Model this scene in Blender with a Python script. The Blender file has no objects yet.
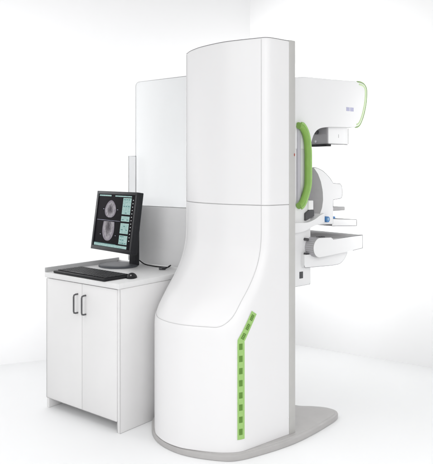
import bpy, bmesh, math, random
from mathutils import Vector, Matrix
from mathutils.bvhtree import BVHTree
random.seed(4)
SC = bpy.context.scene
COL = SC.collection

# ------------------------------------------------------------------ materials
def mat(name, col, rough=0.45, spec=0.5, var=0.02, scale=30.0, bump=0.0, bscale=400.0, metal=0.0, emit=None, estr=0.0):
    m = bpy.data.materials.new(name); m.use_nodes = True
    nt = m.node_tree; b = nt.nodes['Principled BSDF']
    b.inputs['Roughness'].default_value = rough
    b.inputs['Specular IOR Level'].default_value = spec
    b.inputs['Metallic'].default_value = metal
    tc = nt.nodes.new('ShaderNodeTexCoord')
    nz = nt.nodes.new('ShaderNodeTexNoise'); nz.inputs['Scale'].default_value = scale
    nz.inputs['Detail'].default_value = 5
    nt.links.new(tc.outputs['Object'], nz.inputs['Vector'])
    rp = nt.nodes.new('ShaderNodeValToRGB')
    rp.color_ramp.elements[0].position = 0.3; rp.color_ramp.elements[1].position = 0.7
    rp.color_ramp.elements[0].color = tuple(max(0, c*(1-var)) for c in col) + (1,)
    rp.color_ramp.elements[1].color = tuple(min(1, c*(1+var)) for c in col) + (1,)
    nt.links.new(nz.outputs['Fac'], rp.inputs['Fac'])
    nt.links.new(rp.outputs['Color'], b.inputs['Base Color'])
    rr = nt.nodes.new('ShaderNodeMapRange')
    rr.inputs['To Min'].default_value = max(0.02, rough-0.05); rr.inputs['To Max'].default_value = rough+0.05
    nt.links.new(nz.outputs['Fac'], rr.inputs['Value']); nt.links.new(rr.outputs['Result'], b.inputs['Roughness'])
    if bump:
        n2 = nt.nodes.new('ShaderNodeTexNoise'); n2.inputs['Scale'].default_value = bscale
        nt.links.new(tc.outputs['Object'], n2.inputs['Vector'])
        bp = nt.nodes.new('ShaderNodeBump'); bp.inputs['Strength'].default_value = bump
        bp.inputs['Distance'].default_value = 0.001
        nt.links.new(n2.outputs['Fac'], bp.inputs['Height']); nt.links.new(bp.outputs['Normal'], b.inputs['Normal'])
    if emit:
        b.inputs['Emission Color'].default_value = tuple(emit) + (1,); b.inputs['Emission Strength'].default_value = estr
    return m

M = {}
M['cover'] = mat('cover_white', (.80, .795, .80), .38, .45, .006, 3, .06, 900)
M['arm'] = mat('arm_white', (.82, .82, .825), .4, .45, .006, 3, .05, 900)
M['seam'] = mat('seam_grey', (.46, .455, .46), .6, .2, .05, 40)
M['edge'] = mat('edge_grey', (.13, .13, .135), .6, .2, .05, 40)
M['plate'] = mat('plate_grey', (.50, .495, .48), .45, .4, .03, 12, .08, 700)
M['base'] = mat('base_grey', (.44, .43, .425), .5, .4, .04, 14, .15, 500)
M['grey'] = mat('mid_grey', (.40, .395, .40), .5, .4, .03, 20, .12, 700)
M['inner'] = mat('inner_grey', (.52, .51, .52), .5, .3, .03, 20, .1, 700)
M['mint'] = mat('mint_trim', (.58, .74, .42), .45, .35, .03, 40)
M['lilac'] = mat('lilac_grey', (.52, .51, .55), .5, .3, .03, 20)
M['dark'] = mat('dark_grey', (.075, .075, .08), .5, .4, .08, 40)
M['black'] = mat('black_plastic', (.014, .014, .016), .5, .22, .15, 60, .2, 900)
M['bezel'] = mat('monitor_black', (.018, .019, .022), .4, .25, .1, 60, .15, 1200)
M['green'] = mat('handle_green', (.225, .41, .085), .38, .35, .04, 25, .06, 700)
M['palegreen'] = mat('strip_green', (.33, .545, .175), .5, .35, .04, 40)
M['trimgreen'] = mat('trim_green', (.27, .40, .17), .45, .35, .04, 40)
M['icon'] = mat('icon_green', (.115, .25, .04), .55, .3, .06, 60)
M['blue'] = mat('knob_blue', (.05, .20, .46), .3, .5, .08, 80)
M['cab'] = mat('laminate_white', (.79, .785, .785), .45, .4, .012, 6, .08, 600)
M['top'] = mat('counter_white', (.76, .76, .76), .4, .4, .02, 30, .08, 800)
M['band'] = mat('edge_banding_grey', (.42, .42, .425), .55, .3, .03, 30)
M['shield'] = mat('shield_grey', (.74, .74, .745), .5, .35, .02, 8, .06, 500)
M['steel'] = mat('dark_steel', (.11, .11, .115), .4, .4, .06, 80, 0, 0, .3)
M['wall'] = mat('wall_white', (.86, .86, .865), .85, .2, .004, 2, .05, 120)
M['floor'] = mat('floor_white', (.87, .875, .88), .6, .25, .006, 2, .04, 150)
M['tag'] = mat('tag_lilac', (.46, .46, .62), .5, .3, .05, 60)
M['red'] = mat('indicator_red', (.35, .08, .06), .4, .4, .05, 60)
M['screen'] = mat('screen_black', (.006, .005, .007), .4, .03, .1, 30)

def glow(name, c0, c1, scale, strength, stretch=(1, 1, 1)):
    m = bpy.data.materials.new(name); m.use_nodes = True
    nt = m.node_tree; nt.nodes.clear()
    out = nt.nodes.new('ShaderNodeOutputMaterial'); em = nt.nodes.new('ShaderNodeEmission')
    tc = nt.nodes.new('ShaderNodeTexCoord'); mp = nt.nodes.new('ShaderNodeMapping')
    mp.inputs['Scale'].default_value = stretch
    nz = nt.nodes.new('ShaderNodeTexNoise'); nz.inputs['Scale'].default_value = scale
    nz.inputs['Detail'].default_value = 6; nz.inputs['Distortion'].default_value = .6
    rp = nt.nodes.new('ShaderNodeValToRGB')
    rp.color_ramp.elements[0].position = .34; rp.color_ramp.elements[1].position = .68
    rp.color_ramp.elements[0].color = (*c0, 1); rp.color_ramp.elements[1].color = (*c1, 1)
    L = nt.links.new
    L(tc.outputs['Object'], mp.inputs['Vector']); L(mp.outputs['Vector'], nz.inputs['Vector'])
    L(nz.outputs['Fac'], rp.inputs['Fac']); L(rp.outputs['Color'], em.inputs['Color'])
    em.inputs['Strength'].default_value = strength
    L(em.outputs['Emission'], out.inputs['Surface'])
    return m
M['scan'] = glow('scan_tissue', (.09, .075, .10), (.62, .58, .64), 26, .95, (2.2, 1, .8))
M['teal'] = glow('screen_teal', (.40, .64, .61), (.60, .82, .79), 60, .95, (1, 1, 2))
M['tealdark'] = glow('screen_teal_dark', (.14, .32, .32), (.20, .40, .40), 60, .9)
M['white_px'] = glow('screen_white', (.8, .85, .85), (.9, .95, .95), 60, .95)

def glass_mat(name, tint, fac, diff):
    m = bpy.data.materials.new(name); m.use_nodes = True
    nt = m.node_tree; nt.nodes.clear(); L = nt.links.new
    out = nt.nodes.new('ShaderNodeOutputMaterial')
    tr = nt.nodes.new('ShaderNodeBsdfTransparent'); tr.inputs['Color'].default_value = (*tint, 1)
    df = nt.nodes.new('ShaderNodeBsdfPrincipled'); df.inputs['Base Color'].default_value = (*diff, 1)
    df.inputs['Roughness'].default_value = .35; df.inputs['Specular IOR Level'].default_value = .15
    nz = nt.nodes.new('ShaderNodeTexNoise'); nz.inputs['Scale'].default_value = 3
    rr = nt.nodes.new('ShaderNodeMapRange'); rr.inputs['To Min'].default_value = fac-.005; rr.inputs['To Max'].default_value = fac+.005
    mx = nt.nodes.new('ShaderNodeMixShader')
    L(nz.outputs['Fac'], rr.inputs['Value']); L(rr.outputs['Result'], mx.inputs['Fac'])
    L(tr.outputs['BSDF'], mx.inputs[1]); L(df.outputs['BSDF'], mx.inputs[2]); L(mx.outputs['Shader'], out.inputs['Surface'])
    return m
M['glass'] = glass_mat('shield_glass', (.895, .90, .903), .16, (.50, .505, .51))

# ------------------------------------------------------------------ mesh helpers
def obj(name, bm, mats, parent=None, smooth=True, angle=35):
    me = bpy.data.meshes.new(name)
    bmesh.ops.recalc_face_normals(bm, faces=bm.faces)
    bm.to_mesh(me); bm.free()
    if not isinstance(mats, (list, tuple)): mats = [mats]
    for m in mats: me.materials.append(m)
    if smooth:
        for p in me.polygons: p.use_smooth = True
        me.set_sharp_from_angle(angle=math.radians(angle))
    o = bpy.data.objects.new(name, me); COL.objects.link(o)
    if parent is not None: o.parent = parent
    return o

def thing(name, label, cat, loc, rotz=0):
    o = bpy.data.objects.new(name, None); COL.objects.link(o)
    o.empty_display_size = .1
    o.location = loc; o.rotation_euler = (0, 0, rotz)
    o['label'] = label; o['category'] = cat
    return o

def tag(o, label, cat, group=None):
    o['label'] = label; o['category'] = cat
    if group: o['group'] = group

def add_box(bm, x0, x1, y0, y1, z0, z1, bev=0.0, seg=2, mi=0):
    vs = [bm.verts.new((x, y, z)) for x in (x0, x1) for y in (y0, y1) for z in (z0, z1)]
    q = [(0, 1, 3, 2), (4, 6, 7, 5), (0, 4, 5, 1), (2, 3, 7, 6), (0, 2, 6, 4), (1, 5, 7, 3)]
    fs = [bm.faces.new([vs[i] for i in f]) for f in q]
    for f in fs: f.material_index = mi
    if bev:
        es = set(e for f in fs for e in f.edges)
        bmesh.ops.bevel(bm, geom=list(es), offset=bev, segments=seg, affect='EDGES', profile=.5, material=mi)

def box(name, dims, m, parent, bev=.002, seg=2):
    bm = bmesh.new(); add_box(bm, *dims, bev=bev, seg=seg)
    return obj(name, bm, m, parent)

def catmull(pts, n, closed=False):
    out = []
    N = len(pts); segs = N if closed else N-1
    for i in range(segs):
        g = lambda k: Vector(pts[k % N]) if closed else Vector(pts[min(max(k, 0), N-1)])
        p0, p1, p2, p3 = g(i-1), g(i), g(i+1), g(i+2)
        for j in range(n):
            t = j/n
            out.append(.5*((2*p1)+(p2-p0)*t+(2*p0-5*p1+4*p2-p3)*t*t+(3*p1-p0-3*p2+p3)*t**3))
    if not closed: out.append(Vector(pts[-1]))
    return out

def round_poly(pts, rad, n=6):
    """fillet the corners of a closed 2-D polygon; rad is one radius or a list."""
    out = []; N = len(pts)
    for i in range(N):
        p0, p1, p2 = Vector(pts[i-1]), Vector(pts[i]), Vector(pts[(i+1) % N])
        r = rad[i] if isinstance(rad, (list, tuple)) else rad
        a, b = (p0-p1), (p2-p1); la, lb = a.length, b.length
        a.normalize(); b.normalize()
        d = min(r, la*.49, lb*.49)
        if d < 1e-5: out.append(tuple(p1)); continue
        s, e = p1+a*d, p1+b*d
        for j in range(n+1):
            t = j/n
            out.append(tuple((1-t)**2*s+2*t*(1-t)*p1+t*t*e))
    return out

def add_tube(bm, pts, r, seg=8, closed=False, mi=0, flat=1.0):
    pts = [Vector(p) for p in pts]; N = len(pts); rings = []
    up = None
    for i, p in enumerate(pts):
        a = pts[(i-1) % N] if (closed or i > 0) else p
        b = pts[(i+1) % N] if (closed or i < N-1) else p
        t = (b-a)
        if t.length < 1e-9: t = Vector((0, 0, 1))
        t.normalize()
        if up is None:
            up = t.orthogonal().normalized()
        up = (up-t*up.dot(t)).normalized(); w = t.cross(up)
        rr = r[i] if isinstance(r, (list, tuple)) else r
        rings.append([bm.verts.new(p+up*rr*math.cos(2*math.pi*k/seg)+w*rr*flat*math.sin(2*math.pi*k/seg)) for k in range(seg)])
    rng = N if closed else N-1
    for i in range(rng):
        A_, B_ = rings[i], rings[(i+1) % N]
        for k in range(seg):
            f = bm.faces.new((A_[k], A_[(k+1) % seg], B_[(k+1) % seg], B_[k])); f.material_index = mi
    if not closed:
        bm.faces.new(rings[0][::-1]).material_index = mi; bm.faces.new(rings[-1]).material_index = mi

def tube(name, pts, r, m, parent, seg=8, closed=False, flat=1.0):
    bm = bmesh.new(); add_tube(bm, pts, r, seg, closed, 0, flat)
    return obj(name, bm, m, parent, angle=60)

def add_extrude(bm, prof, y0, y1, bev=.004, cap=0, wall=1, seg=3):
    """prof = closed (x,z) outline pushed along y; caps take material `cap`, the run of the wall `wall`."""
    a = [bm.verts.new((p[0], y0, p[1])) for p in prof]
    b = [bm.verts.new((p[0], y1, p[1])) for p in prof]
    n = len(prof)
    f0 = bm.faces.new(a); f1 = bm.faces.new(b[::-1])
    for i in range(n):
        f = bm.faces.new((a[i], b[i], b[(i+1) % n], a[(i+1) % n])); f.material_index = wall
    f0.material_index = f1.material_index = cap
    if bev:
        es = list(f0.edges)+list(f1.edges)
        bmesh.ops.bevel(bm, geom=es, offset=bev, segments=seg, affect='EDGES', profile=.5, material=cap, clamp_overlap=True)

def extrude(name, prof, y0, y1, mats, parent, bev=.004, cap=0, wall=1):
    bm = bmesh.new(); add_extrude(bm, prof, y0, y1, bev, cap, wall)
    return obj(name, bm, mats, parent, angle=40)

def outline(name, prof, y, r, m, parent, closed=True):
    return tube(name, [(p[0], y, p[1]) for p in prof], r, m, parent, 6, closed)

# ------------------------------------------------------------------ setting
def quad_sheet(name, pts, m, kind='structure'):
    bm = bmesh.new(); bm.faces.new([bm.verts.new(p) for p in pts])
    o = obj(name, bm, m, None, smooth=False); o['kind'] = kind
    return o
floor = quad_sheet('floor', [(-9, -4, 0), (9, -4, 0), (9, 9, 0), (-9, 9, 0)], M['floor'])
corner = Vector((.273, 5.293, 0))
dl = Vector((-1.783, -.76, 0)).normalized(); dr = Vector((1.214, -.828, 0)).normalized()
def wall(name, d, nrm):
    bm = bmesh.new(); L_ = 4.2; T = .15; H = 3.4
    p = [corner, corner+d*L_, corner+d*L_+nrm*T, corner+nrm*T]
    lo = [bm.verts.new((q.x, q.y, -.01)) for q in p]; hi = [bm.verts.new((q.x, q.y, H)) for q in p]
    bm.faces.new(lo); bm.faces.new(hi)
    for i in range(4): bm.faces.new((lo[i], lo[(i+1) % 4], hi[(i+1) % 4], hi[i]))
    o = obj(name, bm, M['wall'], None, smooth=False); o['kind'] = 'structure'
    return o
wall('wall_left', dl, Vector((-.392, .92, 0)))
wall('wall_right', dr, Vector((.563, .826, 0)))

# ------------------------------------------------------------------ mammography machine
# local x = towards the patient side, local y = across the column, z up
mx = thing('mammography_machine', 'tall white mammography machine with curved rear column, green side handle and grey floor base',
           'mammography machine', (.3754, 3.275, 0), math.atan2(.6385, .7696))
W = .65; HW = W/2

# floor base
half = [(-.545, HW), (-.535, .235), (-.505, .155), (-.455, .075), (-.40, .012), (-.34, -.016), (-.25, -.032), (-.12, -.045), (0, -.046),
        (.14, -.030), (.28, -.004), (.37, .018), (.418, .045), (.436, .085), (.425, .13), (.385, .185), (.335, .24), (.315, HW)]
ring = half+[(x, W-y*(.3 if y < 0 else 1)) for x, y in half[-2:0:-1]]
ring = [tuple(p) for p in catmull(ring, 6, True)]
bm = bmesh.new()
cx, cy = -.05, HW
def shrink(p, d):
    v = Vector((p[0]-cx, p[1]-cy)); v -= v.normalized()*d
    return (v.x+cx, v.y+cy)
levels = [(0.0, .002), (0.0, .0), (.022, 0.0), (.028, .004), (.030, .010), (.030, .022)]
levels = [(0.002, .001), (.020, 0.0), (.026, .003), (.0285, .010), (.0285, .016), (.032, .020)]
rows = []
for z, d in levels:
    rows.append([bm.verts.new((*shrink(p, d), z)) for p in ring])
n = len(ring)
for a, b in zip(rows, rows[1:]):
    for i in range(n): bm.faces.new((a[i], a[(i+1) % n], b[(i+1) % n], b[i]))
bm.faces.new(rows[0]); bm.faces.new(rows[-1])
obj('floor_base', bm, M['base'], mx, angle=30)

# plan of the rear covers
UP = [(-.014, 0), (-.06, 0), (-.118, 0), (-.155, .006), (-.178, .030), (-.199, .08), (-.226, .15), (-.251, .23), (-.259, HW)]
LO = [(-.014, 0), (-.13, 0), (-.268, 0), (-.335, .004), (-.386, .030), (-.437, .08), (-.491, .155), (-.530, .23), (-.545, HW)]
WU = W+.022
UP = UP+[(-.257, WU-.255), (-.244, WU-.185), (-.224, WU-.115), (-.199, WU-.062), (-.168, WU-.022), (-.130, WU-.004), (-.07, WU), (-.014, WU)]; LO = LO+[(u, W-v) for u, v in LO[-2::-1]]
SZ = [(0, 1), (.50, 1), (.555, 1), (.59, .992), (.625, .955), (.671, .845), (.726, .66), (.78, .455), (.824, .31), (.88, .165), (.93, .078), (.99, .02), (1.06, 0), (2.1, 0)]
def sz(z):
    for i in range(len(SZ)-1):
        if SZ[i][0] <= z <= SZ[i+1][0]:
            def slope(k):
                if k <= 0 or k >= len(SZ)-1: return 0.
                d0 = (SZ[k][1]-SZ[k-1][1])/(SZ[k][0]-SZ[k-1][0]); d1 = (SZ[k+1][1]-SZ[k][1])/(SZ[k+1][0]-SZ[k][0])
                return 0. if d0*d1 <= 0 else 2*d0*d1/(d0+d1)
            h = SZ[i+1][0]-SZ[i][0]; t = (z-SZ[i][0])/h
            return ((2*t**3-3*t*t+1)*SZ[i][1]+(t**3-2*t*t+t)*h*slope(i)+(-2*t**3+3*t*t)*SZ[i+1][1]+(t**3-t*t)*h*slope(i+1))
    return 0.
NS = 14
def plan(s):
    return catmull([(a[0]*(1-s)+b[0]*s, a[1]*(1-s)+b[1]*s) for a, b in zip(UP, LO)], NS)
IA, IB = 4*NS, 12*NS           # where the inset panel starts and ends along the plan
ZB = .618                      # its lower edge
def panel_sd(arc, z, i):
    """signed distance inside (+) the inset panel, measured on the surface."""
    dx = min(arc[i]-arc[IA], arc[IB]-arc[i]); dz = z-ZB; R = .075
    if dx < R and dz < R:
        return R-math.hypot(R-dx, R-dz) if (dx > -R and dz > -R) else min(dx, dz)
    return min(dx, dz)
def surf_row(z, top_round=0.0):
    s = sz(z); P = plan(s)
    arc = [0.]
    for a, b in zip(P, P[1:]): arc.append(arc[-1]+(b-a).length)
    out = []
    for i, p in enumerate(P):
        t = (P[min(i+1, len(P)-1)]-P[max(i-1, 0)]).normalized()
        nrm = Vector((-t.y, t.x))
        if nrm.dot(Vector((p.x, p.y-HW))) < 0: nrm = -nrm
        d = panel_sd(arc, z, i)
        k = min(max((d+.003)/.006, 0), 1); k = k*k*(3-2*k)
        q = p-nrm*(.0035*k+top_round)
        out.append(Vector((min(q.x, -.014), q.y, z)))
    return out
def cover(name, zs, mi):
    bm = bmesh.new()
    rows = [[bm.verts.new(v) for v in surf_row(z, tr)] for z, tr in zs]
    for a, b in zip(rows, rows[1:]):
        for i in range(len(a)-1): bm.faces.new((a[i], a[i+1], b[i+1], b[i]))
        bm.faces.new((a[-1], a[0], b[0], b[-1]))
    bm.faces.new(rows[0]); bm.faces.new(rows[-1])
    return obj(name, bm, M['cover'], mx, angle=28)
ZS = 1.187; ZT = 2.012
zs = [(.030, .003), (.033, 0)]; z = .05
while z < ZS-.006:
    zs.append((z, 0)); z += .006 if .52 < z < 1.1 else .02
zs += [(ZS-.004, 0), (ZS-.002, .0015)]
low = cover('lower_cover', zs, 0)
zs = [(ZS+.001, .0015), (ZS+.003, 0)]; z = ZS+.03
while z < ZT-.02: zs.append((z, 0)); z += .03
for k in range(6):
    a = k/5*math.pi/2; zs.append((ZT-.010+.010*math.sin(a), .010*(1-math.cos(a))))
upc = cover('upper_cover', zs, 0)
# seams: joint lines round the inset panel, and an added dark outline along the top edge
def on_surface(i, z, off=.0005):
    P = surf_row(z); p = P[i]
    v = Vector((p.x+.08, p.y-HW, 0)).normalized()*off
    return p+v
def panel_edge():
    """polyline of the inset panel edge on the lower cover, both sides and bottom."""
    pts = []; zz = ZS-.004
    while zz > ZB+.09: pts.append(on_surface(IA, zz)); zz -= .015
    R = .075
    for k in range(13):
        a = k/12*math.pi/2
        dx = R-R*math.cos(a); z_ = ZB+R-R*math.sin(a)
        P = plan(sz(z_)); acc = 0.; i = IA
        while acc < dx and i < IB: acc += (P[i+1]-P[i]).length; i += 1
        # interpolate between samples
        fr = 0 if i == IA else 1-(acc-dx)/(P[i]-P[i-1]).length
        S = surf_row(z_); p = S[i] if i == IA else S[i-1].lerp(S[i], fr)
        pts.append(p+Vector((p.x+.08, p.y-HW, 0)).normalized()*.0005)
    iL = i
    for j in range(iL+2, (IA+IB)//2+1, 2): pts.append(on_surface(j, ZB))
    mir = [Vector((p.x, W-p.y, p.z)) for p in pts[-2::-1]]
    return pts+mir
tube('panel_seam', panel_edge(), .0009, M['seam'], low, 6)
for i in (IA, IB):
    tube('panel_seam', [on_surface(i, ZS+.004+k*(ZT-.012-ZS-.004)/20) for k in range(21)], .0008, M['seam'], upc, 6)
tube('top_outline', [p+Vector((0, 0, .0006)) for p in surf_row(ZT-.003, .003)], .0016, M['edge'], upc, 6)  # added outline to set the white top off, no real part
tube('joint_seam', [p for p in surf_row(ZS-.0005, .002)], .0011, M['seam'], low, 6)
# small cover screw near the foot
bm = bmesh.new()
bmesh.ops.create_cone(bm, cap_ends=True, segments=16, radius1=.0045, radius2=.004, depth=.004, matrix=Matrix.Translation((-.022, -.0015, .12)) @ Matrix.Rotation(math.pi/2, 4, 'X'))
obj('screw', bm, M['arm'], low)

# grey front plate
pl = box('front_plate', (-.013, .030, -.003, W+.020, .029, 2.014), M['plate'], mx, .004, 3)
bm = bmesh.new()
bmesh.ops.create_uvsphere(bm, u_segments=16, v_segments=8, radius=.006, matrix=Matrix.Translation((.022, -.003, 1.437)) @ Matrix.Diagonal((.6, .6, 1.3, 1)))
obj('indicator_light', bm, M['red'], pl)

# upright arm carrying head, paddle and detector
armp = round_poly([(.031, .735), (.282, .737), (.283, 1.12), (.262, 1.19), (.262, 1.62), (.262, 1.83), (.031, 1.83)], [.004, .008, .05, .05, .01, .01, .01])
arm = extrude('upright_arm', armp, .125, .495, [M['arm'], M['arm']], mx, .006)
outline('edge_outline', [(.158, .7355), (.279, .737), (.2825, .745), (.2825, .87)], .1262, .0013, M['edge'], arm, False)  # added dark outline round the arm's lower end, no real trim
bm = bmesh.new(); add_box(bm, .195, .224, .1235, .135, .775, .812, .002)
so = obj('power_socket', bm, M['dark'], arm)
box('side_rail', (.172, .196, .112, .130, 1.165, 1.605), M['lilac'], arm, .004)

# x-ray tube head
hp = [(.031, 1.47), (.031, 1.815), (.075, 1.838), (.14, 1.850), (.258, 1.863), (.45, 1.868), (.66, 1.876), (.728, 1.874), (.762, 1.856), (.773, 1.822), (.766, 1.752), (.744, 1.684), (.720, 1.640),
      (.696, 1.617), (.655, 1.609), (.54, 1.605), (.43, 1.601), (.355, 1.590), (.312, 1.563), (.288, 1.52), (.276, 1.47)]
hps = [tuple(p) for p in catmull(hp, 5)]
head = extrude('tube_head', hps, .12, .50, [M['arm'], M['arm']], mx, .014)
ends = [p for p in hps if p[0] > .668 and 1.6 < p[1]]
def inset(pts, d):
    o = []
    for k in range(len(pts)):
        t = (Vector(pts[min(k+1, len(pts)-1)])-Vector(pts[max(k-1, 0)])).normalized()
        o.append((pts[k][0]+t.y*d, pts[k][1]-t.x*d))
    return o
for yy in (.1235, .4965):
    outline('green_trim', ends, yy, .0058, M['trimgreen'], head, False)
for yy in (.1205, .4995):
    outline('mint_trim', inset(ends[1:-1], .0145), yy, .0050, M['mint'], head, False)
bm = bmesh.new()                       # the green band wrapped round the end of the head
for i in range(len(ends)-1):
    a, b = Vector(ends[i]), Vector(ends[i+1])
    t = (b-a).normalized(); nn = Vector((-t.y, t.x))
    q = [bm.verts.new((p.x+nn.x*.0015, y, p.y+nn.y*.0015)) for p, y in ((a, .128), (b, .128), (b, .492), (a, .492))]
    bm.faces.new(q)
bmesh.ops.remove_doubles(bm, verts=bm.verts, dist=.0008)
obj('green_band', bm, M['palegreen'], head)
outline('edge_outline', [p for p in hps if p[1] > 1.83 and .07 < p[0] < .70], .1235, .0017, M['edge'], head, False)  # added outlines along the head's top and underside
outline('edge_outline', [p for p in hps if .30 < p[0] < .668 and p[1] < 1.615], .1235, .0013, M['seam'], head, False)
bm = bmesh.new()
for k in range(2): add_box(bm, .582+.036*k, .612+.036*k, .1186, .1205, 1.700, 1.722, .0006, 1)
obj('type_plate', bm, M['tag'], head)

# collimator box under the head
co = bmesh.new(); add_box(co, .462, .634, .15, .34, 1.508, 1.612, .006, 3)
col = obj('collimator_box', co, M['arm'], mx)
bm = bmesh.new()
gp = round_poly([(.152, 1.5085), (.152, 1.606), (.285, 1.606), (.31, 1.58), (.31, 1.5085)], [.002, .002, .03, .03, .004])
a = [bm.verts.new((.452, p[0], p[1])) for p in gp]; b = [bm.verts.new((.4625, p[0], p[1])) for p in gp]
bm.faces.new(a); bm.faces.new(b[::-1])
for i in range(len(gp)): bm.faces.new((a[i], b[i], b[(i+1) % len(gp)], a[(i+1) % len(gp)]))
for k in range(5): add_box(bm, .449, .453, .16, .29, 1.562+.008*k, 1.565+.008*k, 0)
M['panelgrey'] = mat('panel_grey', (.30, .295, .305), .55, .3, .03, 20, .3, 500)
gpan = obj('control_panel', bm, M['panelgrey'], col)
bm = bmesh.new()
bmesh.ops.create_cone(bm, cap_ends=True, segments=20, radius1=.013, radius2=.012, depth=.014, matrix=Matrix.Translation((.447, .225, 1.577)) @ Matrix.Rotation(math.pi/2, 4, 'Y'))
obj('control_knob', bm, M['dark'], col)
bm = bmesh.new()
bmesh.ops.create_cone(bm, cap_ends=True, segments=20, radius1=.007, radius2=.007, depth=.008, matrix=Matrix.Translation((.449, .232, 1.524)) @ Matrix.Rotation(math.pi/2, 4, 'Y'))
obj('control_knob', bm, M['lilac'], col)
box('black_slide', (.440, .480, .145, .272, 1.494, 1.5075), M['black'], col, .002)
tube('edge_outline', [(.635, .1495, 1.603), (.6345, .1495, 1.512), (.63, .1495, 1.5075), (.48, .1495, 1.5075)], .0015, M['edge'], col, 6)  # added outline of the white box
box('light_slot', (.548, .552, .1488, .151, 1.545, 1.565), M['seam'], col, .0005, 1)

# green grab handle, D-shaped
hpts = [(.166, 1.597), (.186, 1.592), (.212, 1.563), (.229, 1.520), (.2355, 1.466), (.2365, 1.40), (.2365, 1.32), (.231, 1.268), (.208, 1.213), (.186, 1.180), (.166, 1.168)]
sp = catmull([(x, .104, z) for x, z in hpts], 8)
handle = tube('grab_handle', sp, .0205, M['green'], mx, 20, False, .8)
sp2 = catmull([(x+.0155*(1 if 1.25 < z < 1.5 else .75), .094, z+(.012 if z > 1.5 else (-.012 if z < 1.25 else 0))) for x, z in hpts], 8)
tube('handle_highlight', sp2, .0075, M['palegreen'], handle, 10)  # pale highlight on the handle's outer side, put in as colour

# compression unit
cp = [(.30, 1.376), (.335, 1.370), (.372, 1.358), (.407, 1.338), (.440, 1.313), (.456, 1.297), (.464, 1.286), (.527, 1.281), (.541, 1.268), (.545, 1.225), (.541, 1.203), (.530, 1.198), (.467, 1.192), (.464, 1.15), (.464, 1.056), (.300, 1.058), (.300, 1.098),
      (.350, 1.110), (.371, 1.15), (.380, 1.195), (.376, 1.245), (.362, 1.295), (.338, 1.338)]
cu = extrude('compression_unit', round_poly(cp, .006, 3), .118, .33, [M['arm'], M['inner']], mx, .003)
outline('edge_outline', [c for c in cp[:14]], .1185, .0014, M['edge'], cu, False)  # added outlines of the compression housing
outline('edge_outline', [(.380, 1.057), (.463, 1.0565), (.464, 1.13)], .1185, .001, M['seam'], cu, False)
lt = box('paddle_latch', (.462, .572, .120, .22, 1.128, 1.150), M['grey'], cu, .004)
pp = [(.455, 1.086), (.676, 1.071), (.679, 1.034), (.455, 1.044)]
pd = extrude('compression_paddle', round_poly(pp, .004, 3), .12, .49, [M['arm'], M['grey']], mx, .0025)
outline('edge_outline', round_poly(pp, .004, 2), .1198, .0013, M['edge'], pd)  # added outline of the paddle's side
bm = bmesh.new()
MR = Matrix.Rotation(math.pi/2, 4, 'X')
bmesh.ops.create_cone(bm, cap_ends=True, segments=28, radius1=.017, radius2=.016, depth=.03, matrix=Matrix.Translation((.389, .106, 1.087)) @ MR)
kn = obj('adjusting_knob', bm, M['blue'], cu)
bm = bmesh.new()
bmesh.ops.create_cone(bm, cap_ends=True, segments=24, radius1=.009, radius2=.008, depth=.008, matrix=Matrix.Translation((.386, .089, 1.089)) @ MR)
M['lightblue'] = mat('cap_blue', (.25, .42, .62), .3, .5, .05, 60)
obj('knob_cap', bm, M['lightblue'], kn)
box('blue_clip', (.462, .486, .119, .135, 1.084, 1.098), M['blue'], cu, .003)
# curved bracket from arm to compression unit, dark brake block and white block behind it
br = [(.100, 1.028), (.175, 1.028), (.225, 1.036), (.285, 1.056), (.345, 1.066), (.372, 1.072), (.372, 1.122), (.335, 1.112), (.29, 1.092), (.235, 1.078), (.175, 1.078), (.100, 1.080)]
brs = [tuple(p) for p in catmull(br[:6], 5)]+[tuple(p) for p in catmull(br[6:], 5)]
bk = extrude('curved_bracket', brs, .098, .16, [M['arm'], M['arm']], mx, .008)
outline('edge_outline', [tuple(p) for p in catmull([(.100, 1.029), (.175, 1.029), (.225, 1.037), (.285, 1.057)], 6)], .1, .0011, M['seam'], bk, False)  # added outline under the bracket
dkp = [(.232, 1.085), (.300, 1.108), (.300, 1.142), (.262, 1.142), (.232, 1.125)]
extrude('brake_block', round_poly(dkp, .004, 3), .112, .18, [M['dark'], M['dark']], mx, .003)
box('brake_cap', (.258, .296, .114, .17, 1.1425, 1.194), M['arm'], mx, .004)

# detector table (bucky): ribbed round end, white side
bp = [(.294, .9925), (.382, .990), (.394, .9785), (.654, .987), (.655, .911), (.567, .9045)]
arc = []
for k in range(15):
    a = math.radians(-100-160*k/14)
    arc.append((.2925+.0535*math.cos(a), .9405+.0535*math.sin(a)))
prof = bp+[(.567, .9045), (.43, .896)]+arc
prof2 = []
for p in prof:
    if not prof2 or (Vector(p)-Vector(prof2[-1])).length > .002: prof2.append(p)
dt = extrude('detector_table', prof2, .06, .50, [M['arm'], M['grey']], mx, .003)
bm = bmesh.new()
for k in range(11):
    a = math.radians(105+13*k+2)
    px_, pz_ = .2925+.0535*math.cos(a), .9405+.0535*math.sin(a)
    add_tube(bm, [(px_, .068, pz_), (px_, .49, pz_)], .0022, 6)
obj('grip_rib', bm, M['lilac'], dt)
bm = bmesh.new()
for k in range(3): add_box(bm, .318+.018*k, .323+.018*k, .085, .115, .985, .9945, .0005, 1)
obj('vent_slot', bm, M['dark'], dt)
outline('edge_outline', [(.394, .9785), (.654, .987), (.655, .911), (.567, .9045)], .0605, .0014, M['edge'], dt, False)
for z_ in (.905, .985):  # dark stubs standing in for spots of shadow beside the round end
    bm = bmesh.new()
    bmesh.ops.create_cone(bm, cap_ends=True, segments=16, radius1=.008, radius2=.008, depth=.03, matrix=Matrix.Translation((.236, .115, z_)) @ MR)
    obj('shadow_spot', bm, M['dark'], dt)
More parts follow.
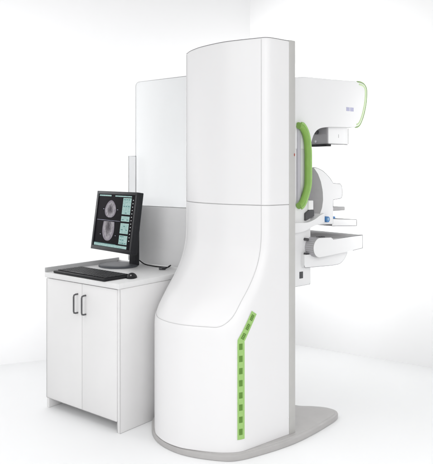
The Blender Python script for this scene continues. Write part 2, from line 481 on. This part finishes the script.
lp = [(.206, .904), (.206, .836), (.44, .828), (.500, .830), (.535, .850), (.556, .874), (.572, .902)]
lps = round_poly(lp, [.002, .012, .05, .03, .03, .02, .002], 5)
un = extrude('detector_undercover', lps, .098, .45, [M['arm'], M['arm']], mx, .006)
outline('edge_outline', [p for p in lps if p[1] < .898 and not (p[0] < .215 and p[1] > .86)], .0988, .0013, M['edge'], un, False)  # added outline of the undercover

# green icon strip stuck on the lower cover
bpy.context.view_layer.update()
bv = BVHTree.FromObject(low, bpy.context.evaluated_depsgraph_get())
def drop(u, z, off):
    h = bv.ray_cast(Vector((u, -.5, z)), Vector((0, 1, 0)))
    if h[0] is None:
        h = bv.find_nearest(Vector((u, .02, z)))
    return h[0]+h[1]*off if h[1].y < 0 or h[1].x < 0 else h[0]-h[1]*off
cl = [(-.334, .090), (-.334, .555), (-.254, .678)]     # centre line (u, z)
def strip_pt(cu_, cz_, tdir, side, off):
    return drop(cu_-tdir[1]*side, cz_+tdir[0]*side, off)
def sheet(bm, path, hw, off, na=5):
    """ribbon lying on the cover; path = list of (u,z,dir)."""
    rows = [[bm.verts.new(strip_pt(u, z, d, hw*(2*k/na-1), off)) for k in range(na+1)] for u, z, d in path]
    for a, b in zip(rows, rows[1:]):
        for k in range(na): bm.faces.new((a[k], a[k+1], b[k+1], b[k]))
d1 = (0., 1.); d2 = Vector((.080, .123)).normalized(); d2 = (d2.x, d2.y)
dm = Vector((d1[0]+d2[0], d1[1]+d2[1])).normalized(); dm = (dm.x, dm.y)
path = [(cl[0][0], cl[0][1]+(cl[1][1]-cl[0][1])*k/30, d1) for k in range(30)]+[(cl[1][0], cl[1][1], dm)] + \
       [(cl[1][0]+(cl[2][0]-cl[1][0])*k/12, cl[1][1]+(cl[2][1]-cl[1][1])*k/12, d2) for k in range(1, 13)]
bm = bmesh.new(); sheet(bm, path, .0185, .0016)
strip = obj('icon_strip', bm, M['palegreen'], mx)
bm = bmesh.new(); sheet(bm, [(u+.0, z, d) for u, z, d in path], .0205, .0008)
obj('strip_border', bm, M['cover'], strip)
for k in range(8):
    zc = .126+.0573*k
    bm = bmesh.new()
    sheet(bm, [(-.336, zc-.0145+.0145*j, d1) for j in range(3)], .0088, .0022, 2)
    bm2 = None
    o = obj('icon', bm, M['icon'], strip)
for k, f in enumerate((.14, .47, .80)):
    u0 = cl[1][0]+(cl[2][0]-cl[1][0])*f; z0 = cl[1][1]+(cl[2][1]-cl[1][1])*f
    bm = bmesh.new()
    for j in range(4):
        e = -.012+.008*j
        uu, zz = u0+d2[0]*e, z0+d2[1]*e
        sheet(bm, [(uu, zz, d2), (uu+d2[0]*.005, zz+d2[1]*.005, d2)], .009, .0022, 2)
    for s_ in (-1, 1):
        us, zs_ = u0-d2[1]*s_*.0055, z0+d2[0]*s_*.0055
        sheet(bm, [(us-d2[0]*.012, zs_-d2[1]*.012, d2), (us+d2[0]*.016, zs_+d2[1]*.016, d2)], .0022, .0024, 1)
    obj('icon', bm, M['icon'], strip)

# ------------------------------------------------------------------ cabinet
CA = math.atan2(-.627, .778)
cab = thing('storage_cabinet', 'white two-door cabinet with dark bar handles carrying the black monitor and keyboard', 'cabinet', (-.497, 3.348, 0), CA)
CW = .612; CD = .55; H0 = .7445; H1 = .775
sdR = box('side_panel', (-.020, 0, .0, CD, .001, H0), M['cab'], cab, .0012)
sdL = box('side_panel', (-CW, -CW+.020, .0, CD, .001, H0), M['cab'], cab, .0012)
box('back_panel', (-CW+.021, -.021, CD-.016, CD-.002, .06, H0-.001), M['cab'], cab, .001)
box('bottom_shelf', (-CW+.021, -.021, .022, CD-.017, .062, .080), M['cab'], cab, .001)
ct = box('countertop', (-CW-.006, .004, -.014, CD+.004, H0+.0015, H1), M['top'], cab, .003)
box('raised_lip', (-CW-.006, -CW+.006, -.012, CD+.003, H1-.001, H1+.026), M['band'], ct, .002)
box('raised_lip', (-CW+.007, .004, CD-.008, CD+.003, H1-.001, H1+.012), M['top'], ct, .002)
mid = -.2985
dL = box('door', (-CW+.002, mid-.0016, -.0035, .0165, .058, H0-.004), M['cab'], cab, .0015)
dR = box('door', (mid+.0016, -.0215, -.0035, .0165, .058, H0-.004), M['cab'], cab, .0015)
# added grey outlines drawn along the cabinet edges
def edge(parent, pts, r=.0013, m='band'): tube('cabinet_outline', pts, r, M[m], parent, 6)
edge(dL, [(-CW+.0022, -.004, .060), (-CW+.0022, -.004, H0-.006)], .0014, 'seam')
edge(dL, [(-CW+.003, -.004, .0585), (mid-.002, -.004, .0585)], .0012, 'seam')
edge(dR, [(mid+.002, -.004, .0585), (-.022, -.004, .0585)], .0012, 'seam')
edge(sdR, [(0, .0, .002), (0, .0, H0-.002)], .0013, 'seam')
edge(sdR, [(-.0203, -.0008, .002), (-.0203, -.0008, .06)], .0012, 'seam')
edge(sdR, [(-.001, .001, .0015), (-.001, CD, .0015)], .0012, 'seam')
def bar_handle(x, parent):
    z0, z1 = .580, .682; d = -.032
    pts = [(x, -.003, z1), (x, d*.6, z1), (x, d*.92, z1-.003), (x, d, z1-.012), (x, d, (z0+z1)/2), (x, d, z0+.012), (x, d*.92, z0+.003), (x, d*.6, z0), (x, -.003, z0)]
    return tube('handle', pts, .0046, M['steel'], parent, 12)
bar_handle(mid-.035, dL); bar_handle(mid+.032, dR)

# ------------------------------------------------------------------ shield behind the cabinet
sh = thing('radiation_shield', 'free-standing shield of grey panel and clear upper pane behind the cabinet', 'shield', (-.497+.627*.575, 3.348+.779*.575, 0), CA)
x0, x1 = -.489, .03
box('lower_panel', (x0, x1, .0, .022, .001, 1.134), M['shield'], sh, .003)
gpf = round_poly([(x0, 1.136), (x1, 1.136), (x1, 1.915), (x0, 1.915)], [.002, .002, .02, .035], 8)
gl = extrude('glass_pane', gpf, .006, .014, [M['glass'], M['glass']], sh, 0)
outline('pane_edge', [p for p in gpf if True], .0095, .0018, M['band'], sh)
wg = bmesh.new(); add_box(wg, x0+.015, x0+.020, -.068, -.002, .80, 1.447, .001, 1)
wing = obj('side_pane', wg, M['glass'], sh)
tube('pane_edge', [(x0+.0175, -.003, 1.447), (x0+.0175, -.068, 1.447), (x0+.0175, -.068, .80)], .0015, M['edge'], sh, 6)
tube('pane_edge', [(x0+.0175, -.0035, 1.447), (x0+.0175, -.0035, .80)], .0012, M['seam'], sh, 6)

# ------------------------------------------------------------------ monitor
mo = thing('monitor', 'black flat monitor showing two grey scan images beside a teal menu', 'monitor', (-.575, 3.955, .775), math.atan2(-.733, .68))
MW, MH, TILT = .428, .362, math.radians(8)
ctr = Vector((-.618, 3.92, 1.050))-Vector((-.575, 3.955, .775))
rz = Matrix.Rotation(-math.atan2(-.733, .68), 3, 'Z')
cl_ = rz @ ctr
TM = Matrix.Translation(cl_) @ Matrix.Rotation(-TILT, 4, 'X')
def mpart(name, bm, m, parent, smooth=True):
    bm.transform(TM); return obj(name, bm, m, parent, smooth)
bm = bmesh.new()
hw, hh = MW/2, MH/2
# bezel frame with a recessed opening, and a bulged back
add_box(bm, -hw, hw, .004, .040, -hh, hh, .004, 3)
fr = .018
add_box(bm, -hw, hw, -.006, .006, hh-fr, hh, .002); add_box(bm, -hw, hw, -.006, .006, -hh, -hh+fr+.006, .002)
add_box(bm, -hw, -hw+fr, -.006, .006, -hh+fr+.005, hh-fr+.001, .002); add_box(bm, hw-fr, hw, -.006, .006, -hh+fr+.005, hh-fr+.001, .002)
add_box(bm, -hw*.7, hw*.7, .038, .062, -hh*.7, hh*.7, .012, 3)
mpart('housing', bm, M['bezel'], mo)
bm = bmesh.new(); add_box(bm, -hw+fr-.001, hw-fr+.001, .0005, .0045, -hh+fr+.004, hh-fr+.001, 0)
scr = mpart('screen', bm, M['screen'], mo, False)
def SX(f): return -hw+MW*f
def SZ_(f): return hh-MH*f
def srect(name, x0, x1, y0, y1, m, lay=1):
    bm = bmesh.new(); add_box(bm, SX(x0), SX(x1), .0003-.0006*lay, .0006, SZ_(y1), SZ_(y0), 0)
    return mpart(name, bm, m, scr, False)
srect('menu_bar', .055, .36, .062, .085, M['teal']); srect('menu_bar', .46, .86, .066, .085, M['teal'])
srect('status_bar', .055, .865, .885, .928, M['teal']); srect('status_bar', .055, .60, .876, .882, M['tealdark'])
for a, b in ((.100, .37), (.40, .485), (.515, .685), (.715, .86)):
    srect('menu_panel', .665, .86, a, b, M['teal'])
for (x, y) in [(.69+.055*i, .12+.055*j) for j in range(14) for i in range(3)]:
    if random.random() < .6 and not any(lo < y+.03 and y < hi for lo, hi in ((.37, .40), (.485, .515), (.685, .715))):
        bm = bmesh.new(); add_box(bm, SX(x), SX(x+.03+.015*random.random()), -.0016, -.0006, SZ_(y+.014), SZ_(y), 0)
        mpart('menu_button', bm, M['tealdark'], scr, False)
bm = bmesh.new()
for j in range(13): add_box(bm, SX(.898), SX(.912), -.0012, .0004, SZ_(.125+.055*j+.013), SZ_(.125+.055*j), 0)
mpart('scale_tick', bm, M['white_px'], scr, False)
bm = bmesh.new()
add_box(bm, SX(.06), SX(.64), -.0004, .0004, SZ_(.492), SZ_(.489), 0)
for (x, y) in ((.195, .30), (.545, .30), (.18, .73), (.56, .73)): add_box(bm, SX(x), SX(x+.018), -.0004, .0004, SZ_(y+.007), SZ_(y), 0)
mpart('marker_line', bm, M['tag'], scr, False)
def scan_mat(name, hw_, hh_, zoff):
    m = bpy.data.materials.new(name); m.use_nodes = True
    nt = m.node_tree; nt.nodes.clear(); L = nt.links.new
    out = nt.nodes.new('ShaderNodeOutputMaterial'); em = nt.nodes.new('ShaderNodeEmission')
    tc = nt.nodes.new('ShaderNodeTexCoord')
    mp = nt.nodes.new('ShaderNodeMapping'); mp.inputs['Scale'].default_value = (1/hw_, 0, 1/hh_); mp.inputs['Location'].default_value = (0, 0, zoff)
    ln = nt.nodes.new('ShaderNodeVectorMath'); ln.operation = 'LENGTH'
    m2 = nt.nodes.new('ShaderNodeMapping'); m2.inputs['Scale'].default_value = (2.2, 1, .6)
    nz = nt.nodes.new('ShaderNodeTexNoise'); nz.inputs['Scale'].default_value = 55; nz.inputs['Detail'].default_value = 8
    nz.inputs['Roughness'].default_value = .65; nz.inputs['Distortion'].default_value = 1.2
    ad = nt.nodes.new('ShaderNodeMath'); ad.operation = 'MULTIPLY_ADD'; ad.inputs[1].default_value = 1.5
    rp = nt.nodes.new('ShaderNodeValToRGB'); e = rp.color_ramp.elements
    e[0].position = .30; e[0].color = (.14, .13, .145, 1); e[1].position = 1.0; e[1].color = (.34, .31, .36, 1)
    for p, c in ((.55, (.27, .25, .275, 1)), (.86, (.58, .555, .59, 1))):
        q = e.new(p); q.color = c
    sb = nt.nodes.new('ShaderNodeMath'); sb.operation = 'SUBTRACT'; sb.inputs[1].default_value = .62
    L(tc.outputs['Object'], mp.inputs['Vector']); L(mp.outputs['Vector'], ln.inputs[0])
    L(tc.outputs['Object'], m2.inputs['Vector']); L(m2.outputs['Vector'], nz.inputs['Vector'])
    L(nz.outputs['Fac'], ad.inputs[0]); L(ln.outputs['Value'], ad.inputs[2]); L(ad.outputs['Value'], sb.inputs[0])
    L(sb.outputs['Value'], rp.inputs['Fac']); L(rp.outputs['Color'], em.inputs['Color'])
    em.inputs['Strength'].default_value = .95; L(em.outputs['Emission'], out.inputs['Surface'])
    return m
def blob(name, pts, c, m):
    bm = bmesh.new(); cx_, cz_ = SX(c[0]), SZ_(c[1])
    f = bm.faces.new([bm.verts.new((SX(a)-cx_, 0, SZ_(b)-cz_)) for a, b in pts])
    ex = bmesh.ops.extrude_face_region(bm, geom=[f])
    bmesh.ops.translate(bm, verts=[v for v in ex['geom'] if isinstance(v, bmesh.types.BMVert)], vec=(0, .0008, 0))
    o = obj(name, bm, m, scr, False)
    o.matrix_local = TM @ Matrix.Translation((cx_, -.0006, cz_))
    return o
P1 = [tuple(p) for p in catmull([(.375, .150), (.432, .178), (.478, .245), (.497, .325), (.475, .395), (.43, .432), (.375, .442), (.32, .432), (.275, .395), (.253, .325), (.272, .245), (.318, .178)], 5, True)]
P2 = [(.255, .512), (.375, .505), (.495, .512)]+[tuple(p) for p in catmull([(.505, .60), (.503, .68), (.478, .76), (.432, .815), (.375, .832), (.318, .815), (.272, .76), (.247, .68), (.245, .60)], 5)]
P1 = [(.375+(a-.375)*1.14, b) for a, b in P1]; P2 = [(.375+(a-.375)*1.12, b) for a, b in P2]
blob('scan_image', P1, (.375, .31), scan_mat('scan_upper', .139*MW, .15*MH, 0))
blob('scan_image', P2, (.375, .60), scan_mat('scan_lower', .146*MW, .235*MH, 0))
# stand: ring foot, upright and tilt hinge
bm = bmesh.new()
N = 40; ringp = []
for k in range(N):
    a = 2*math.pi*k/N
    ringp.append((-.02+.125*math.cos(a), -.015+.115*math.sin(a)))
lev = [(0.0005, 1.0), (.006, 1.0), (.011, .97), (.013, .90), (.0135, .6)]
rows = [[bm.verts.new((-.02+(x+.02)*s, -.015+(y+.015)*s, z)) for x, y in ringp] for z, s in lev]
for a, b in zip(rows, rows[1:]):
    for i in range(N): bm.faces.new((a[i], a[(i+1) % N], b[(i+1) % N], b[i]))
bm.faces.new(rows[0]); bm.faces.new(rows[-1])
M['foot'] = mat('foot_dark_gloss', (.075, .08, .09), .42, .22, .05, 30)
obj('stand_foot', bm, M['foot'], mo)
bm = bmesh.new()
add_box(bm, .0, .078, .050, .076, .004, .225, .008, 3)
obj('stand_upright', bm, M['bezel'], mo)
bm = bmesh.new(); add_box(bm, .008, .070, .0, .055, .10, .20, .006, 2)
obj('tilt_hinge', bm, M['bezel'], mo)

# ------------------------------------------------------------------ keyboard, mouse, cable
def cab_pt(x, y, z): 
    return Vector((-.497+.778*x+.627*y, 3.348-.627*x+.779*y, z))
kx = cab_pt(-.322, .090, H1)
kb = thing('keyboard', 'black keyboard lying flat on the front of the white countertop', 'keyboard', kx, CA-math.radians(2.5))
kw, kd = .455, .205
bm = bmesh.new(); add_box(bm, -kw/2, kw/2, -kd/2, kd/2, .0005, .014, .006, 3)
obj('key_case', bm, M['black'], kb)
bm = bmesh.new()
for j in range(6):
    for i in range(18):
        x = -kw/2+.014+i*(kw-.028)/18; y = -kd/2+.022+j*(kd-.04)/6
        if j == 0 and 4 <= i <= 9:
            if i > 4: continue
            add_box(bm, x+.001, x+6*(kw-.028)/18-.002, y+.001, y+(kd-.04)/6-.002, .013, .0185, .0015, 1); continue
        add_box(bm, x+.001, x+(kw-.028)/18-.002, y+.001, y+(kd-.04)/6-.002, .013, .0185, .0015, 1)
obj('key_block', bm, M['black'], kb)
ms = thing('computer_mouse', 'small dark computer mouse at the right end of the keyboard', 'mouse', cab_pt(-.088, .165, H1), CA+math.radians(-50))
bm = bmesh.new()
bmesh.ops.create_uvsphere(bm, u_segments=24, v_segments=14, radius=1, matrix=Matrix.Diagonal((.050, .030, .023, 1)))
for v in bm.verts:
    v.co.z = max(v.co.z, 0.0)+.001
    v.co.z *= 1-.25*v.co.x/.054
bmesh.ops.remove_doubles(bm, verts=bm.verts, dist=1e-5)
mb = obj('mouse_shell', bm, M['black'], ms)
bm = bmesh.new()
bmesh.ops.create_cone(bm, cap_ends=True, segments=16, radius1=.007, radius2=.007, depth=.006, matrix=Matrix.Translation((.028, 0, .0135)) @ MR)
obj('scroll_wheel', bm, M['grey'], ms)
zc = H1+.0045
cpts = [(-.392, .500, .815), (-.375, .508, .805), (-.34, .518, zc+.006), (-.28, .525, zc), (-.21, .528, zc), (-.155, .524, zc+.004), (-.125, .515, zc+.018), (-.112, .495, zc+.020), (-.118, .470, zc+.008), (-.140, .462, zc+.004)]
cab_e = thing('power_cable', 'black cable looped on the countertop behind the monitor', 'cable', cab_pt(-.30, .48, H1), 0)
o0 = cab_pt(-.30, .48, H1)
tube('cable_cord', [v-o0 for v in catmull([tuple(cab_pt(*p)) for p in cpts], 8)], .0035, M['black'], cab_e, 8)
bm = bmesh.new()
pc = cab_pt(-.150, .472, H1)-o0
add_box(bm, -.020, .020, -.008, .008, .0005, .014, .004, 2)
bm.transform(Matrix.Translation(pc) @ Matrix.Rotation(CA+.9, 4, 'Z'))
obj('cable_plug', bm, M['dark'], cab_e)

# ------------------------------------------------------------------ light
w = bpy.data.worlds.new('World'); SC.world = w; w.use_nodes = True
bg = w.node_tree.nodes['Background']; bg.inputs['Color'].default_value = (1, 1, 1, 1); bg.inputs['Strength'].default_value = .70
def area(name, loc, target, sx, sy, power, color=(1, 1, 1), spread=180):
    l = bpy.data.lights.new(name, 'AREA'); l.shape = 'RECTANGLE'; l.size = sx; l.size_y = sy; l.energy = power; l.color = color; l.spread = math.radians(spread)
    o = bpy.data.objects.new(name, l); COL.objects.link(o); o.location = loc
    o.rotation_euler = (Vector(target)-Vector(loc)).to_track_quat('-Z', 'Y').to_euler()
    return o
area('front_softbox', (.2, -.7, 2.4), (0, 3.6, 1.7), 2.6, 1.8, 66)
area('key_softbox', (-2.6, .5, 2.7), (-.3, 3.6, 1.5), 2.2, 2.0, 33)
area('fill_softbox', (2.8, .8, 2.3), (.5, 3.8, 1.7), 2.0, 2.0, 21)
area('floor_softbox', (-1.3, 1.8, 3.3), (-1.15, 1.9, 0), 1.6, 1.2, 12, spread=85)
area('floor_softbox', (1.3, 1.5, 3.3), (1.2, 1.5, 0), 1.6, 1.2, 12, spread=72)
area('wall_wash', (-2.6, 3.75, 2.2), (1.0, 4.95, 1.5), .4, 1.6, 12, spread=30)
area('wall_wash', (-2.45, 2.7, 1.4), (-1.8, 4.45, 1.33), .9, 1.4, 14, spread=62)
area('wall_wash', (2.7, 3.2, 1.2), (1.15, 4.6, 1.08), .7, 1.2, 13, spread=56)

# ------------------------------------------------------------------ camera
cam = bpy.data.cameras.new('camera'); co_ = bpy.data.objects.new('camera', cam); COL.objects.link(co_)
co_.location = (0, 0, 1.36); co_.rotation_euler = (math.pi/2, 0, 0)
cam.sensor_width = 36; cam.lens = 36*650/464; cam.shift_y = -62/464; cam.clip_start = .05; cam.clip_end = 100
SC.camera = co_
SC.view_settings.view_transform = 'Standard'; SC.view_settings.look = 'None'
SC.view_settings.exposure = -0.36; SC.view_settings.gamma = 1
